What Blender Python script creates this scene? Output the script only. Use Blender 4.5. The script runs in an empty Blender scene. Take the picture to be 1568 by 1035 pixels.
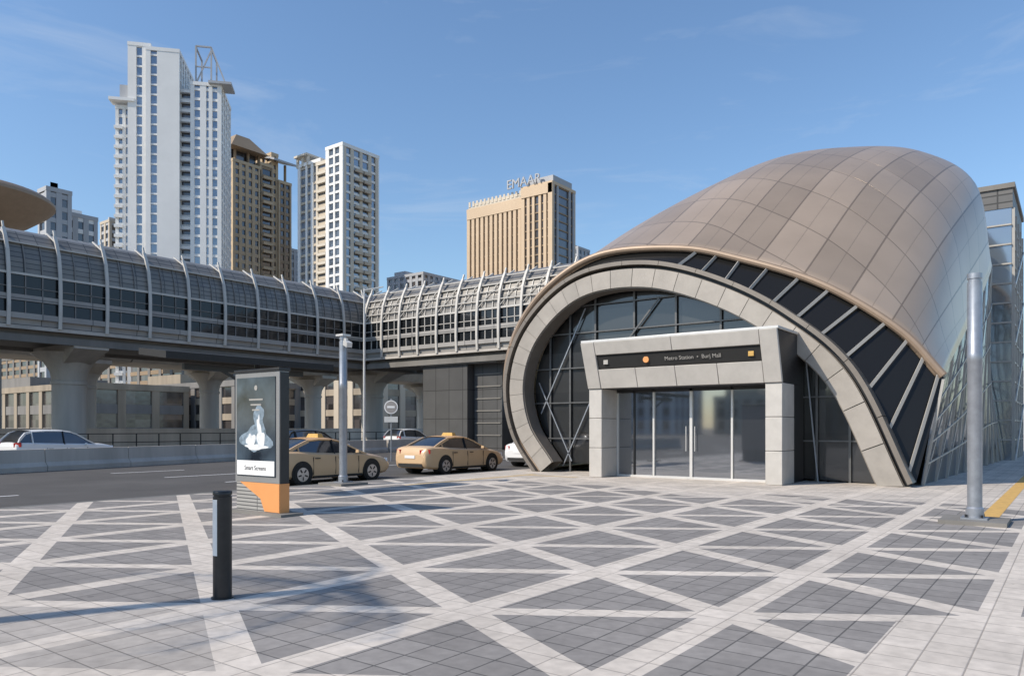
import bpy, math, random
from mathutils import Vector, Matrix
random.seed(7)
scene=bpy.context.scene
R=math.radians

# ------------------------------------------------------------------ materials
def new_mat(name):
    m=bpy.data.materials.new(name); m.use_nodes=True
    nt=m.node_tree; b=nt.nodes['Principled BSDF']
    return m,nt,b
def N(nt,t,**kw):
    n=nt.nodes.new(t)
    for k,v in kw.items(): setattr(n,k,v)
    return n
def mat(name,col,rough=.6,metal=0.,var=.12,scale=1.5,bump=0.,spec=.5,detail_scale=None,streak=False):
    m,nt,b=new_mat(name)
    tc=N(nt,'ShaderNodeTexCoord'); mp=N(nt,'ShaderNodeMapping')
    nt.links.new(tc.outputs['Object'],mp.inputs[0])
    if streak: mp.inputs['Scale'].default_value=(1,1,.12)
    nz=N(nt,'ShaderNodeTexNoise'); nz.inputs['Scale'].default_value=scale; nz.inputs['Detail'].default_value=7
    nz.inputs['Roughness'].default_value=.65
    nt.links.new(mp.outputs[0],nz.inputs['Vector'])
    mr=N(nt,'ShaderNodeMapRange'); mr.inputs[1].default_value=.3; mr.inputs[2].default_value=.7
    mr.inputs[3].default_value=1-var; mr.inputs[4].default_value=1+var
    nt.links.new(nz.outputs[0],mr.inputs[0])
    vm=N(nt,'ShaderNodeVectorMath',operation='SCALE'); vm.inputs[0].default_value=col[:3]
    nt.links.new(mr.outputs[0],vm.inputs['Scale'])
    nt.links.new(vm.outputs[0],b.inputs['Base Color'])
    b.inputs['Roughness'].default_value=rough; b.inputs['Metallic'].default_value=metal
    b.inputs['Specular IOR Level'].default_value=spec
    if bump>0:
        n2=N(nt,'ShaderNodeTexNoise'); n2.inputs['Scale'].default_value=detail_scale or 60; n2.inputs['Detail'].default_value=4
        nt.links.new(tc.outputs['Object'],n2.inputs['Vector'])
        bp=N(nt,'ShaderNodeBump'); bp.inputs['Strength'].default_value=bump; bp.inputs['Distance'].default_value=.01
        nt.links.new(n2.outputs[0],bp.inputs['Height']); nt.links.new(bp.outputs[0],b.inputs['Normal'])
    return m
def glass_mat(name,dark,gl,rough=.04,cell=None,tint=(.85,.9,1.),bump=.15,spec=.4):
    m,nt,b=new_mat(name)
    out=nt.nodes['Material Output']
    b.inputs['Base Color'].default_value=(*dark,1); b.inputs['Roughness'].default_value=.3; b.inputs['Specular IOR Level'].default_value=spec
    g=N(nt,'ShaderNodeBsdfGlossy'); g.inputs['Roughness'].default_value=rough; g.inputs['Color'].default_value=(*tint,1)
    mx=N(nt,'ShaderNodeMixShader'); mx.inputs[0].default_value=gl
    nt.links.new(b.outputs[0],mx.inputs[1]); nt.links.new(g.outputs[0],mx.inputs[2]); nt.links.new(mx.outputs[0],out.inputs[0])
    if cell:
        tc=N(nt,'ShaderNodeTexCoord')
        dv=N(nt,'ShaderNodeVectorMath',operation='DIVIDE'); dv.inputs[1].default_value=cell
        fl=N(nt,'ShaderNodeVectorMath',operation='FLOOR')
        wn=N(nt,'ShaderNodeTexWhiteNoise')
        nt.links.new(tc.outputs['Object'],dv.inputs[0]); nt.links.new(dv.outputs[0],fl.inputs[0]); nt.links.new(fl.outputs[0],wn.inputs[0])
        mr=N(nt,'ShaderNodeMapRange'); mr.inputs[1].default_value=.0; mr.inputs[2].default_value=1; mr.inputs[3].default_value=.5; mr.inputs[4].default_value=2.6
        nt.links.new(wn.outputs['Value'],mr.inputs[0])
        sc=N(nt,'ShaderNodeVectorMath',operation='SCALE'); sc.inputs[0].default_value=dark
        nt.links.new(mr.outputs[0],sc.inputs['Scale']); nt.links.new(sc.outputs[0],b.inputs['Base Color'])
        if bump>0:
            n2=N(nt,'ShaderNodeTexNoise'); n2.inputs['Scale'].default_value=.5
            nt.links.new(tc.outputs['Object'],n2.inputs[0])
            bp=N(nt,'ShaderNodeBump'); bp.inputs['Strength'].default_value=bump; bp.inputs['Distance'].default_value=.2
            nt.links.new(n2.outputs[0],bp.inputs['Height']); nt.links.new(bp.outputs[0],g.inputs['Normal'])
    return m
def panel_mat(name,c1,c2,joint,bw,bh,mortar=.02,rough=.5,metal=0.,axis='xz',off=0.0,var=.1):
    m,nt,b=new_mat(name)
    tc=N(nt,'ShaderNodeTexCoord'); sp=N(nt,'ShaderNodeSeparateXYZ'); cb=N(nt,'ShaderNodeCombineXYZ')
    nt.links.new(tc.outputs['Object'],sp.inputs[0])
    ix={'x':0,'y':1,'z':2}
    nt.links.new(sp.outputs[ix[axis[0]]],cb.inputs[0]); nt.links.new(sp.outputs[ix[axis[1]]],cb.inputs[1])
    br=N(nt,'ShaderNodeTexBrick'); br.offset=off
    br.inputs['Scale'].default_value=1; br.inputs['Brick Width'].default_value=bw; br.inputs['Row Height'].default_value=bh
    br.inputs['Mortar Size'].default_value=mortar; br.inputs['Mortar Smooth'].default_value=.1
    br.inputs['Color1'].default_value=(*c1,1); br.inputs['Color2'].default_value=(*c2,1); br.inputs['Mortar'].default_value=(*joint,1)
    nt.links.new(cb.outputs[0],br.inputs[0])
    nz=N(nt,'ShaderNodeTexNoise'); nz.inputs['Scale'].default_value=.8; nz.inputs['Detail'].default_value=8
    nt.links.new(tc.outputs['Object'],nz.inputs[0])
    mr=N(nt,'ShaderNodeMapRange'); mr.inputs[1].default_value=.3; mr.inputs[2].default_value=.7; mr.inputs[3].default_value=1-var; mr.inputs[4].default_value=1+var
    nt.links.new(nz.outputs[0],mr.inputs[0])
    sc=N(nt,'ShaderNodeVectorMath',operation='SCALE')
    nt.links.new(br.outputs[0],sc.inputs[0]); nt.links.new(mr.outputs[0],sc.inputs['Scale']); nt.links.new(sc.outputs[0],b.inputs['Base Color'])
    b.inputs['Roughness'].default_value=rough; b.inputs['Metallic'].default_value=metal
    return m

M={}
M['conc']=mat('concrete',(.47,.435,.39),.85,var=.22,scale=.6,bump=.3,detail_scale=25,streak=True)
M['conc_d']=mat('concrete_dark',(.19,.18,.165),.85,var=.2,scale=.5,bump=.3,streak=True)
M['ring']=mat('ring_concrete',(.34,.31,.275),.5,.1,var=.14,scale=1.2,bump=.2)
M['ring2']=mat('ring_concrete_b',(.32,.293,.26),.5,.1,var=.14,scale=1.2,bump=.2)
M['trim']=mat('arch_trim_metal',(.20,.175,.15),.45,.3,var=.14,scale=1.2)
M['dark']=mat('dark_metal',(.03,.03,.032),.4,.3,var=.2)
M['black']=mat('black_rubber',(.015,.015,.015),.7,var=.2)
M['alu']=mat('light_aluminium',(.62,.61,.59),.4,.3,var=.08)
M['fin']=mat('fin_metal',(.38,.365,.34),.5,.2,var=.1)
M['alu_p']=mat('aluminium_panel',(.49,.465,.43),.45,.1,var=.09,scale=2)
M['white']=mat('white_paint',(.78,.78,.78),.5,var=.05)
M['steel']=mat('grey_steel',(.33,.35,.385),.4,.6,var=.15,scale=6)
M['steel_d']=mat('dark_steel',(.13,.13,.13),.4,.5,var=.15,scale=6)
M['glass']=glass_mat('dark_glass',(.012,.012,.012),.06,cell=(1.8,50,1.5),bump=.05)
M['glass_v']=glass_mat('visor_glass',(.012,.012,.012),.012,rough=.12,spec=.12)
M['glass_w']=glass_mat('walkway_glass',(.010,.011,.012),.03,spec=.2)
M['doorglass']=glass_mat('door_glass',(.02,.022,.025),.32)
M['asphalt']=mat('asphalt',(.075,.071,.068),.9,var=.22,scale=.35,bump=.4,detail_scale=80)
M['sand']=mat('ground_sand',(.20,.18,.15),.95,var=.25,scale=.08)
M['yellow']=mat('tactile_yellow',(.55,.34,.10),.8,var=.2,scale=6)
M['tan_t']=mat('tactile_tan',(.52,.40,.24),.8,var=.2,scale=6)
M['kerb']=panel_mat('kerb_stone',(.42,.40,.37),(.36,.345,.325),(.15,.15,.14),1.0,.6,.015,.8,axis='yz')
M['orange']=mat('orange_panel',(.70,.30,.10),.5,var=.06)
M['taxi']=mat('taxi_paint',(.60,.41,.24),.3,var=.03)
M['redroof']=mat('taxi_roof_paint',(.58,.34,.15),.3,var=.03)
M['carwhite']=mat('car_white_paint',(.74,.74,.74),.25,var=.03)
M['cardark']=mat('car_dark_paint',(.04,.045,.05),.2,var=.05)
M['carglass']=glass_mat('car_glass',(.015,.017,.02),.12)
M['redlight']=mat('tail_lamp',(.45,.02,.015),.2,var=.05)
M['headl']=mat('head_lamp',(.75,.75,.78),.15,var=.05)
M['chrome']=mat('rim_alloy',(.5,.5,.52),.3,.8,var=.1)

# ------------------------------------------------------------------ mesh builder
class MB:
    def __init__(s): s.v=[]; s.f=[]; s.m=[]; s.names=[]
    def mi(s,n):
        if n not in s.names: s.names.append(n)
        return s.names.index(n)
    def add(s,vs,fs,mn):
        o=len(s.v); s.v+= [tuple(p) for p in vs]; i=s.mi(mn)
        for f in fs: s.f.append(tuple(o+k for k in f)); s.m.append(i)
    def hexa(s,p,mn):
        s.add(p,[(0,3,2,1),(4,5,6,7),(0,1,5,4),(1,2,6,5),(2,3,7,6),(3,0,4,7)],mn)
    def box(s,x0,x1,y0,y1,z0,z1,mn):
        s.hexa([(x0,y0,z0),(x1,y0,z0),(x1,y1,z0),(x0,y1,z0),(x0,y0,z1),(x1,y0,z1),(x1,y1,z1),(x0,y1,z1)],mn)
    def obox(s,o,u,n,u0,u1,n0,n1,z0,z1,mn):
        def P(a,b,z): return (o[0]+u[0]*a+n[0]*b,o[1]+u[1]*a+n[1]*b,z)
        s.hexa([P(u0,n1,z0),P(u1,n1,z0),P(u1,n0,z0),P(u0,n0,z0),P(u0,n1,z1),P(u1,n1,z1),P(u1,n0,z1),P(u0,n0,z1)],mn)
    def beam(s,p0,p1,w,h,mn,up=(0,0,1)):
        p0=Vector(p0);p1=Vector(p1); d=(p1-p0).normalized(); up=Vector(up)
        if abs(d.dot(up))>.98: up=Vector((1,0,0))
        a=d.cross(up).normalized()*w/2; b=a.cross(d).normalized()*h/2
        s.hexa([p0-a-b,p0+a-b,p1+a-b,p1-a-b,p0-a+b,p0+a+b,p1+a+b,p1-a+b],mn)
    def cyl(s,p0,p1,r0,r1,mn,n=20,caps=True):
        p0=Vector(p0);p1=Vector(p1); d=(p1-p0).normalized()
        up=Vector((0,0,1)) if abs(d.z)<.9 else Vector((1,0,0))
        a=d.cross(up).normalized(); b=d.cross(a)
        vs=[]
        for p,r in((p0,r0),(p1,r1)):
            for i in range(n):
                t=2*math.pi*i/n; vs.append(p+a*r*math.cos(t)+b*r*math.sin(t))
        fs=[(i,(i+1)%n,n+(i+1)%n,n+i) for i in range(n)]
        if caps: fs+=[tuple(range(n))[::-1],tuple(range(n,2*n))]
        s.add(vs,fs,mn)
    def lathe(s,c,prof,mn,n=28):
        vs=[];fs=[]
        for r,z in prof:
            for i in range(n):
                t=2*math.pi*i/n; vs.append((c[0]+r*math.cos(t),c[1]+r*math.sin(t),c[2]+z))
        for k in range(len(prof)-1):
            for i in range(n):
                fs.append((k*n+i,k*n+(i+1)%n,(k+1)*n+(i+1)%n,(k+1)*n+i))
        fs.append(tuple(range(n))[::-1]); fs.append(tuple(range((len(prof)-1)*n,len(prof)*n)))
        s.add(vs,fs,mn)
    def tube(s,path,r,mn,n=8):
        path=[Vector(p) for p in path]; vs=[];fs=[]
        for i,p in enumerate(path):
            d=(path[min(i+1,len(path)-1)]-path[max(i-1,0)]).normalized()
            up=Vector((0,0,1)) if abs(d.z)<.95 else Vector((0,1,0))
            a=d.cross(up).normalized(); b=d.cross(a)
            rr=r[i] if isinstance(r,(list,tuple)) else r
            for k in range(n):
                t=2*math.pi*k/n; vs.append(p+a*rr*math.cos(t)+b*rr*math.sin(t))
        for i in range(len(path)-1):
            for k in range(n): fs.append((i*n+k,i*n+(k+1)%n,(i+1)*n+(k+1)%n,(i+1)*n+k))
        fs.append(tuple(range(n))[::-1]); fs.append(tuple(range((len(path)-1)*n,len(path)*n)))
        s.add(vs,fs,mn)
    def grid(s,rows,mn,closed=False):
        nr=len(rows);nc=len(rows[0]); vs=[p for r in rows for p in r]; fs=[]
        for i in range(nr-1):
            for j in range(nc-1 if not closed else nc):
                fs.append((i*nc+j,i*nc+(j+1)%nc,(i+1)*nc+(j+1)%nc,(i+1)*nc+j))
        s.add(vs,fs,mn)
    def poly(s,pts,mn): s.add(pts,[tuple(range(len(pts)))],mn)
    def build(s,name,loc=(0,0,0),rz=0,parent=None,bevel=0,smooth=True):
        me=bpy.data.meshes.new(name); me.from_pydata(s.v,[],s.f); me.update()
        for n in s.names: me.materials.append(M[n])
        me.polygons.foreach_set('material_index',s.m)
        if smooth:
            me.shade_smooth(); me.set_sharp_from_angle(angle=R(32))
        ob=bpy.data.objects.new(name,me); scene.collection.objects.link(ob)
        ob.location=loc; ob.rotation_euler=(0,0,rz)
        if parent: ob.parent=parent
        if bevel:
            b=ob.modifiers.new('bevel','BEVEL'); b.width=bevel; b.segments=2; b.limit_method='ANGLE'; b.angle_limit=R(40)
        return ob
def empty(name,loc=(0,0,0),rz=0):
    e=bpy.data.objects.new(name,None); scene.collection.objects.link(e); e.location=loc; e.rotation_euler=(0,0,rz); return e
def catmull(pts,t):
    n=len(pts)-1; t=max(0,min(n-1e-6,t)); i=int(t); f=t-i
    p0=pts[max(i-1,0)];p1=pts[i];p2=pts[i+1];p3=pts[min(i+2,n)]
    if i==0: p0=[2*a-b for a,b in zip(p1,p2)]
    if i+2>n: p3=[2*b-a for a,b in zip(p1,p2)]
    return [0.5*((2*b)+(c-a)*f+(2*a-5*b+4*c-d)*f*f+(-a+3*b-3*c+d)*f**3) for a,b,c,d in zip(p0,p1,p2,p3)]

# ------------------------------------------------------------------ camera, light, sky
cam=bpy.data.cameras.new('camera'); co=bpy.data.objects.new('camera',cam); scene.collection.objects.link(co)
co.location=(0,0,1.65); co.rotation_euler=(R(90),0,R(36.87))
cam.lens=26.4; cam.sensor_width=36; cam.shift_y=.0877; cam.clip_end=6000; cam.clip_start=.05
scene.camera=co
EL=40.; AZ=209.5
sd=Vector((math.sin(R(AZ))*math.cos(R(EL)),math.cos(R(AZ))*math.cos(R(EL)),math.sin(R(EL))))
sun=bpy.data.lights.new('sun','SUN'); sun.energy=4.7; sun.angle=R(.55); sun.color=(1,.90,.765)
so=bpy.data.objects.new('sun',sun); scene.collection.objects.link(so); so.rotation_euler=sd.to_track_quat('Z','Y').to_euler()
w=bpy.data.worlds.new('World'); scene.world=w; w.use_nodes=True; nt=w.node_tree
bg=nt.nodes['Background']; sky=N(nt,'ShaderNodeTexSky'); sky.sky_type='NISHITA'; sky.sun_disc=False
sky.sun_elevation=R(EL); sky.sun_rotation=R(AZ); sky.air_density=1.25; sky.dust_density=.7; sky.ozone_density=2.8; sky.altitude=0
tint=N(nt,'ShaderNodeMixRGB',blend_type='MULTIPLY'); tint.inputs[0].default_value=1; tint.inputs[2].default_value=(1.0,1.12,1.24,1)
nt.links.new(sky.outputs[0],tint.inputs[1])
tc=N(nt,'ShaderNodeTexCoord'); mp=N(nt,'ShaderNodeMapping'); mp.inputs['Scale'].default_value=(1.2,1.2,6.0); mp.inputs['Rotation'].default_value=(0.1,.15,0)
nz=N(nt,'ShaderNodeTexNoise'); nz.inputs['Scale'].default_value=2.6; nz.inputs['Detail'].default_value=9; nz.inputs['Roughness'].default_value=.62; nz.inputs['Distortion'].default_value=.5
nt.links.new(tc.outputs['Generated'],mp.inputs[0]); nt.links.new(mp.outputs[0],nz.inputs[0])
cr=N(nt,'ShaderNodeMapRange'); cr.inputs[1].default_value=.52; cr.inputs[2].default_value=.9; cr.inputs[3].default_value=0; cr.inputs[4].default_value=.35
nt.links.new(nz.outputs[0],cr.inputs[0])
mx=N(nt,'ShaderNodeMixRGB'); mx.inputs[2].default_value=(6.0,6.3,6.6,1)
nt.links.new(cr.outputs[0],mx.inputs[0]); nt.links.new(tint.outputs[0],mx.inputs[1]); nt.links.new(mx.outputs[0],bg.inputs[0])
bg.inputs[1].default_value=.135
scene.view_settings.view_transform='Standard'; scene.view_settings.look='None'; scene.view_settings.exposure=0

# ------------------------------------------------------------------ ground, road, pavement
def sheet(name,x0,x1,y0,y1,z,m):
    b=MB(); b.poly([(x0,y0,z),(x1,y0,z),(x1,y1,z),(x0,y1,z)],m); return b.build(name)
sheet('ground',-3000,3000,-3000,3000,-.128,'sand')
sheet('road',-50,-17.7,-200,600,-.12,'asphalt')

def pavement_material():
    m,nt,b=new_mat('pavement_pavers')
    L=nt.links.new
    geo=N(nt,'ShaderNodeNewGeometry'); sp=N(nt,'ShaderNodeSeparateXYZ'); L(geo.outputs['Position'],sp.inputs[0])
    def mth(op,a,bb=None,c=None):
        n=N(nt,'ShaderNodeMath',operation=op)
        for i,v in enumerate((a,bb,c)):
            if v is None: continue
            if isinstance(v,(int,float)): n.inputs[i].default_value=v
            else: L(v,n.inputs[i])
        return n.outputs[0]
    X,Y=sp.outputs[0],sp.outputs[1]
    i=mth('DIVIDE',mth('ADD',X,4.40),1.93)
    j=mth('DIVIDE',mth('SUBTRACT',mth('SUBTRACT',Y,5.18),mth('MULTIPLY',i,1.25)),2.28)
    ij=mth('ADD',i,j)
    def line(v,hw):
        f=mth('ABSOLUTE',mth('SUBTRACT',mth('FRACT',mth('ADD',v,100.5)),.5))
        return mth('LESS_THAN',f,hw)
    l=mth('MAXIMUM',mth('MAXIMUM',line(i,.16/1.93),line(j,.12/1.913)),line(ij,.15/2.01))
    r1=mth('MULTIPLY',mth('GREATER_THAN',X,-1.22),mth('LESS_THAN',Y,mth('ADD',mth('MULTIPLY',X,.65),8.05)))
    r2=mth('MULTIPLY',mth('LESS_THAN',j,0),mth('LESS_THAN',ij,-1.0))
    r3=mth('GREATER_THAN',Y,mth('ADD',17.2,mth('MULTIPLY',line(mth('MULTIPLY',ij,.5),.25),1.6)))
    light=mth('MAXIMUM',l,mth('MAXIMUM',r1,mth('MAXIMUM',mth('MULTIPLY',r2,.42),mth('MULTIPLY',r3,.75))))
    def brick(bw,bh,mo,c1,c2,mt,off=.5):
        br=N(nt,'ShaderNodeTexBrick'); br.offset=off
        br.inputs['Scale'].default_value=1; br.inputs['Brick Width'].default_value=bw; br.inputs['Row Height'].default_value=bh
        br.inputs['Mortar Size'].default_value=mo; br.inputs['Mortar Smooth'].default_value=.3; br.inputs['Bias'].default_value=0
        br.inputs['Color1'].default_value=c1; br.inputs['Color2'].default_value=c2; br.inputs['Mortar'].default_value=mt
        L(geo.outputs['Position'],br.inputs[0]); return br
    bd=brick(.3,.3,.008,(.215,.20,.188,1),(.265,.247,.232,1),(.095,.09,.085,1),0.)
    bl=brick(.3,.3,.006,(.53,.475,.415,1),(.60,.54,.475,1),(.32,.285,.25,1),0.)
    mx=N(nt,'ShaderNodeMixRGB'); L(light,mx.inputs[0]); L(bd.outputs[0],mx.inputs[1]); L(bl.outputs[0],mx.inputs[2])
    n1=N(nt,'ShaderNodeTexNoise'); n1.inputs['Scale'].default_value=.45; n1.inputs['Detail'].default_value=10; n1.inputs['Roughness'].default_value=.7; L(geo.outputs['Position'],n1.inputs[0])
    mr=N(nt,'ShaderNodeMapRange'); mr.inputs[1].default_value=.3; mr.inputs[2].default_value=.7; mr.inputs[3].default_value=.80; mr.inputs[4].default_value=1.16; L(n1.outputs[0],mr.inputs[0])
    n3=N(nt,'ShaderNodeTexNoise'); n3.inputs['Scale'].default_value=9; n3.inputs['Detail'].default_value=6; L(geo.outputs['Position'],n3.inputs[0])
    mr3=N(nt,'ShaderNodeMapRange'); mr3.inputs[1].default_value=.3; mr3.inputs[2].default_value=.7; mr3.inputs[3].default_value=.88; mr3.inputs[4].default_value=1.1; L(n3.outputs[0],mr3.inputs[0])
    vo=N(nt,'ShaderNodeTexVoronoi'); vo.inputs['Scale'].default_value=1.3; L(geo.outputs['Position'],vo.inputs[0])
    sp2=mth('GREATER_THAN',vo.outputs['Distance'],.045); sp3=mth('ADD',mth('MULTIPLY',sp2,.3),.7)
    k=mth('MULTIPLY',mth('MULTIPLY',mr.outputs[0],mr3.outputs[0]),sp3)
    sc=N(nt,'ShaderNodeVectorMath',operation='SCALE'); L(mx.outputs[0],sc.inputs[0]); L(k,sc.inputs['Scale']); L(sc.outputs[0],b.inputs['Base Color'])
    b.inputs['Roughness'].default_value=.82
    bp=N(nt,'ShaderNodeBump'); bp.inputs['Strength'].default_value=.5; bp.inputs['Distance'].default_value=.01
    L(mth('ADD',bd.outputs['Fac'],mth('MULTIPLY',n3.outputs[0],-.5)),bp.inputs['Height']); bp.invert=True
    L(bp.outputs[0],b.inputs['Normal'])
    return m
M['pave']=pavement_material()
b=MB(); b.box(-17.6,80,-60,220,-.2,0,'pave'); b.build('pavement',smooth=False)
b=MB(); b.box(-17.78,-17.6,-60,220,-.2,.006,'kerb'); b.build('kerb',bevel=.015)
b=MB(); b.poly([(-1.42,15.95,.004),(-1.12,15.95,.004),(-1.12,60,.004),(-1.42,60,.004)],'yellow')
b.build('tactile_paving')
b=MB(); b.poly([(-15.6,15.5,.004),(-15.25,15.5,.004),(-15.25,21.9,.004),(-15.6,21.9,.004)],'tan_t')
b.poly([(-15.25,21.2,.004),(-13.3,21.2,.004),(-13.3,21.5,.004),(-15.25,21.5,.004)],'tan_t'); b.build('tactile_paving')
b=MB()
for y in range(-40,200,9):
    for x in (-22.2,-26,-30):
        b.poly([(x-.07,y,-.116),(x+.07,y,-.116),(x+.07,y+3,-.116),(x-.07,y+3,-.116)],'white')
b.poly([(-18.3,-60,-.116),(-18.15,-60,-.116),(-18.15,300,-.116),(-18.3,300,-.116)],'white')
b.build('road_markings')
def barrier(name,p0,p1,h,seg=4.,th=.3):
    b=MB(); p0=Vector(p0);p1=Vector(p1); L=(p1-p0).length; d=(p1-p0)/L; n=Vector((d.y,-d.x)); k=0
    while k*seg<L:
        a=p0+d*(k*seg); c=p0+d*(min(L,(k+1)*seg)-.03)
        sec=[(th,-.12),(th,.08),(th*.55,.25),(th*.42,h),(-th*.42,h),(-th*.55,.25),(-th,.08),(-th,-.12)]
        rows=[[(q.x+n.x*o,q.y+n.y*o,z) for o,z in sec] for q in (a,c)]
        b.grid(rows,'conc'); b.poly([r for r in rows[0]],'conc'); b.poly([r for r in rows[1]][::-1],'conc'); k+=1
    return b.build(name)
barrier('concrete_barrier',(-27,-14),(-40.4,38.4),.78)
barrier('concrete_barrier',(-40.4,38.6),(-46,140),.78)

# ------------------------------------------------------------------ station entrance
ent=empty('metro_station_entrance',(0,0,0))
ring=[(-16.1,0),(-17.2,1.5),(-17.55,3.3),(-17.0,5.05),(-15.6,6.45),(-13.9,7.12),(-11.53,7.05),(-9.22,6.25),(-7.15,5.01),(-5.27,3.2),(-3.82,0)]
lip=[(-16.3,23.5,0),(-17.45,23.45,1.5),(-17.85,23.4,3.4),(-17.4,23.5,5.4),(-16.0,23.7,7.05),(-13.95,24.0,8.0),(-11.0,24.2,7.85),(-8.9,24.3,7.23),(-6.3,24.3,6.1),(-4.15,24.3,4.55),(-2.98,24.3,3.13)]
def sec(y,pts): return [(x,y,z) for x,z in pts]
S=[lip,
 sec(31,[(-17,0),(-18.4,1.8),(-18.8,4.6),(-18.2,7.8),(-16.3,10.4),(-14,11.6),(-11,12.35),(-8.4,12.1),(-5.8,11.1),(-3.55,8.9),(-2.98,5.4)]),
 sec(38,[(-17,0),(-18.6,2.5),(-19,6),(-18,9.5),(-16.2,12),(-13.8,13.8),(-10.8,14.75),(-8,14.65),(-5.5,14.0),(-3.45,12.2),(-2.85,8.6)]),
 sec(45,[(-16.4,0),(-17.4,3),(-17.4,6),(-16.5,9),(-14.7,11.6),(-12.5,13.2),(-10.3,14.0),(-8.3,14.1),(-6.6,13.7),(-5,12.3),(-4.2,9.6)]),
 sec(50,[(-15,0),(-15.6,3),(-15.4,5.6),(-14.6,8),(-13.3,9.9),(-11.8,11),(-10.3,11.5),(-8.9,11.6),(-7.6,11.3),(-6.4,10.3),(-5.7,8.8)]),
 sec(53,[(-12.5,0),(-12.6,1.5),(-12.4,3),(-12,4.2),(-11.4,5.2),(-10.8,5.8),(-10.2,6),(-9.5,6),(-8.9,5.8),(-8.4,5.3),(-8.1,4.5)])]
NU,NV=100,80
me=bpy.data.meshes.new('shell_roof'); vs=[];fs=[];uvs=[]
def shellpt(u,v):
    cols=[catmull(s_,u) for s_ in S]
    return catmull(cols,v)
for a in range(NV+1):
    for c in range(NU+1):
        vs.append(shellpt(c/NU*10,a/NV*5)); uvs.append((c/NU*10,a/NV*5))
for a in range(NV):
    for c in range(NU):
        k=a*(NU+1)+c; fs.append((k,k+1,k+NU+2,k+NU+1))
me.from_pydata(vs,[],fs); uvl=me.uv_layers.new(name='panels')
for p in me.polygons:
    for li in p.loop_indices: uvl.data[li].uv=uvs[me.loops[li].vertex_index]
me.shade_smooth()
sh=bpy.data.objects.new('shell_roof',me); scene.collection.objects.link(sh); sh.parent=ent
def shell_mat():
    m,nt,b=new_mat('shell_cladding'); L=nt.links.new
    uv=N(nt,'ShaderNodeUVMap'); uv.uv_map='panels'; sp=N(nt,'ShaderNodeSeparateXYZ'); L(uv.outputs[0],sp.inputs[0])
    def mth(op,a,bb=None):
        n=N(nt,'ShaderNodeMath',operation=op)
        for i,v in enumerate((a,bb)):
            if v is None: continue
            if isinstance(v,(int,float)): n.inputs[i].default_value=v
            else: L(v,n.inputs[i])
        return n.outputs[0]
    U=mth('ADD',mth('MULTIPLY',sp.outputs[0],1.8),mth('MULTIPLY',sp.outputs[1],-.25))
    V=mth('ADD',mth('MULTIPLY',sp.outputs[1],3.6),mth('MULTIPLY',sp.outputs[0],.5))
    def seam(v,hw):
        f=mth('ABSOLUTE',mth('SUBTRACT',mth('FRACT',v),.5)); return mth('GREATER_THAN',f,.5-hw)
    se=mth('MAXIMUM',mth('MAXIMUM',seam(U,.018),seam(V,.012)),mth('MULTIPLY',seam(mth('MULTIPLY',U,2),.02),.45))
    cb=N(nt,'ShaderNodeCombineXYZ'); L(mth('FLOOR',U),cb.inputs[0]); L(mth('FLOOR',V),cb.inputs[1])
    wn=N(nt,'ShaderNodeTexWhiteNoise'); L(cb.outputs[0],wn.inputs[0])
    wn2=N(nt,'ShaderNodeTexWhiteNoise',noise_dimensions='1D'); L(mth('FLOOR',U),wn2.inputs['W'])
    k=mth('ADD',mth('ADD',mth('MULTIPLY',wn.outputs['Value'],.20),mth('MULTIPLY',wn2.outputs['Value'],.24)),.78)
    n1=N(nt,'ShaderNodeTexNoise'); n1.inputs['Scale'].default_value=.6; n1.inputs['Detail'].default_value=8
    tc=N(nt,'ShaderNodeTexCoord'); L(tc.outputs['Object'],n1.inputs[0])
    k=mth('MULTIPLY',k,mth('ADD',mth('MULTIPLY',n1.outputs[0],.3),.85))
    k=mth('MULTIPLY',k,mth('SUBTRACT',1,mth('MULTIPLY',se,.45)))
    sc=N(nt,'ShaderNodeVectorMath',operation='SCALE'); sc.inputs[0].default_value=(.49,.375,.275); L(k,sc.inputs['Scale']); L(sc.outputs[0],b.inputs['Base Color'])
    b.inputs['Roughness'].default_value=.34; b.inputs['Metallic'].default_value=.5
    bp=N(nt,'ShaderNodeBump'); bp.invert=True; bp.inputs['Strength'].default_value=.6; bp.inputs['Distance'].default_value=.05
    fu=mth('SUBTRACT',mth('FRACT',U),.5); L(mth('ADD',se,mth('MULTIPLY',fu,1.6)),bp.inputs['Height'])
    L(bp.outputs[0],b.inputs['Normal'])
    return m
M['shell']=shell_mat(); me.materials.append(M['shell'])
sol=sh.modifiers.new('thick','SOLIDIFY'); sol.thickness=.18; sol.offset=-1
M['lipm']=mat('lip_metal',(.27,.20,.145),.5,.2,var=.1)
b=MB(); b.tube([catmull(lip,i/120*10) for i in range(121)],.12,'lipm',10); b.build('shell_lip',parent=ent)
def off(u,o):
    p=catmull(ring,u); q=catmull(ring,min(10,u+.02)); r_=catmull(ring,max(0,u-.02))
    tx,tz=q[0]-r_[0],q[1]-r_[1]; l=math.hypot(tx,tz); tx/=l;tz/=l
    return (p[0]-tz*o,p[1]+tx*o)
def ringband(b,o0,o1,y0,y1,mn,u0=0,u1=10,n=100):
    rows=[]
    for i in range(n+1):
        u=u0+(u1-u0)*i/n; a=off(u,o0);c=off(u,o1)
        za=max(a[1],0.);zc=max(c[1],0.)
        rows.append([(a[0],y0,za),(c[0],y0,zc),(c[0],y1,zc),(a[0],y1,za)])
    b.grid(rows,mn,closed=True)
b=MB(); NS=28
for i in range(NS):
    u0=i*10/NS; u1=(i+1)*10/NS-.008
    ringband(b,-.62,0,23.25,24.0,'ring' if (i*7)%3 else 'ring2',u0,u1,6)
b.build('arch_ring',parent=ent)
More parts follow.
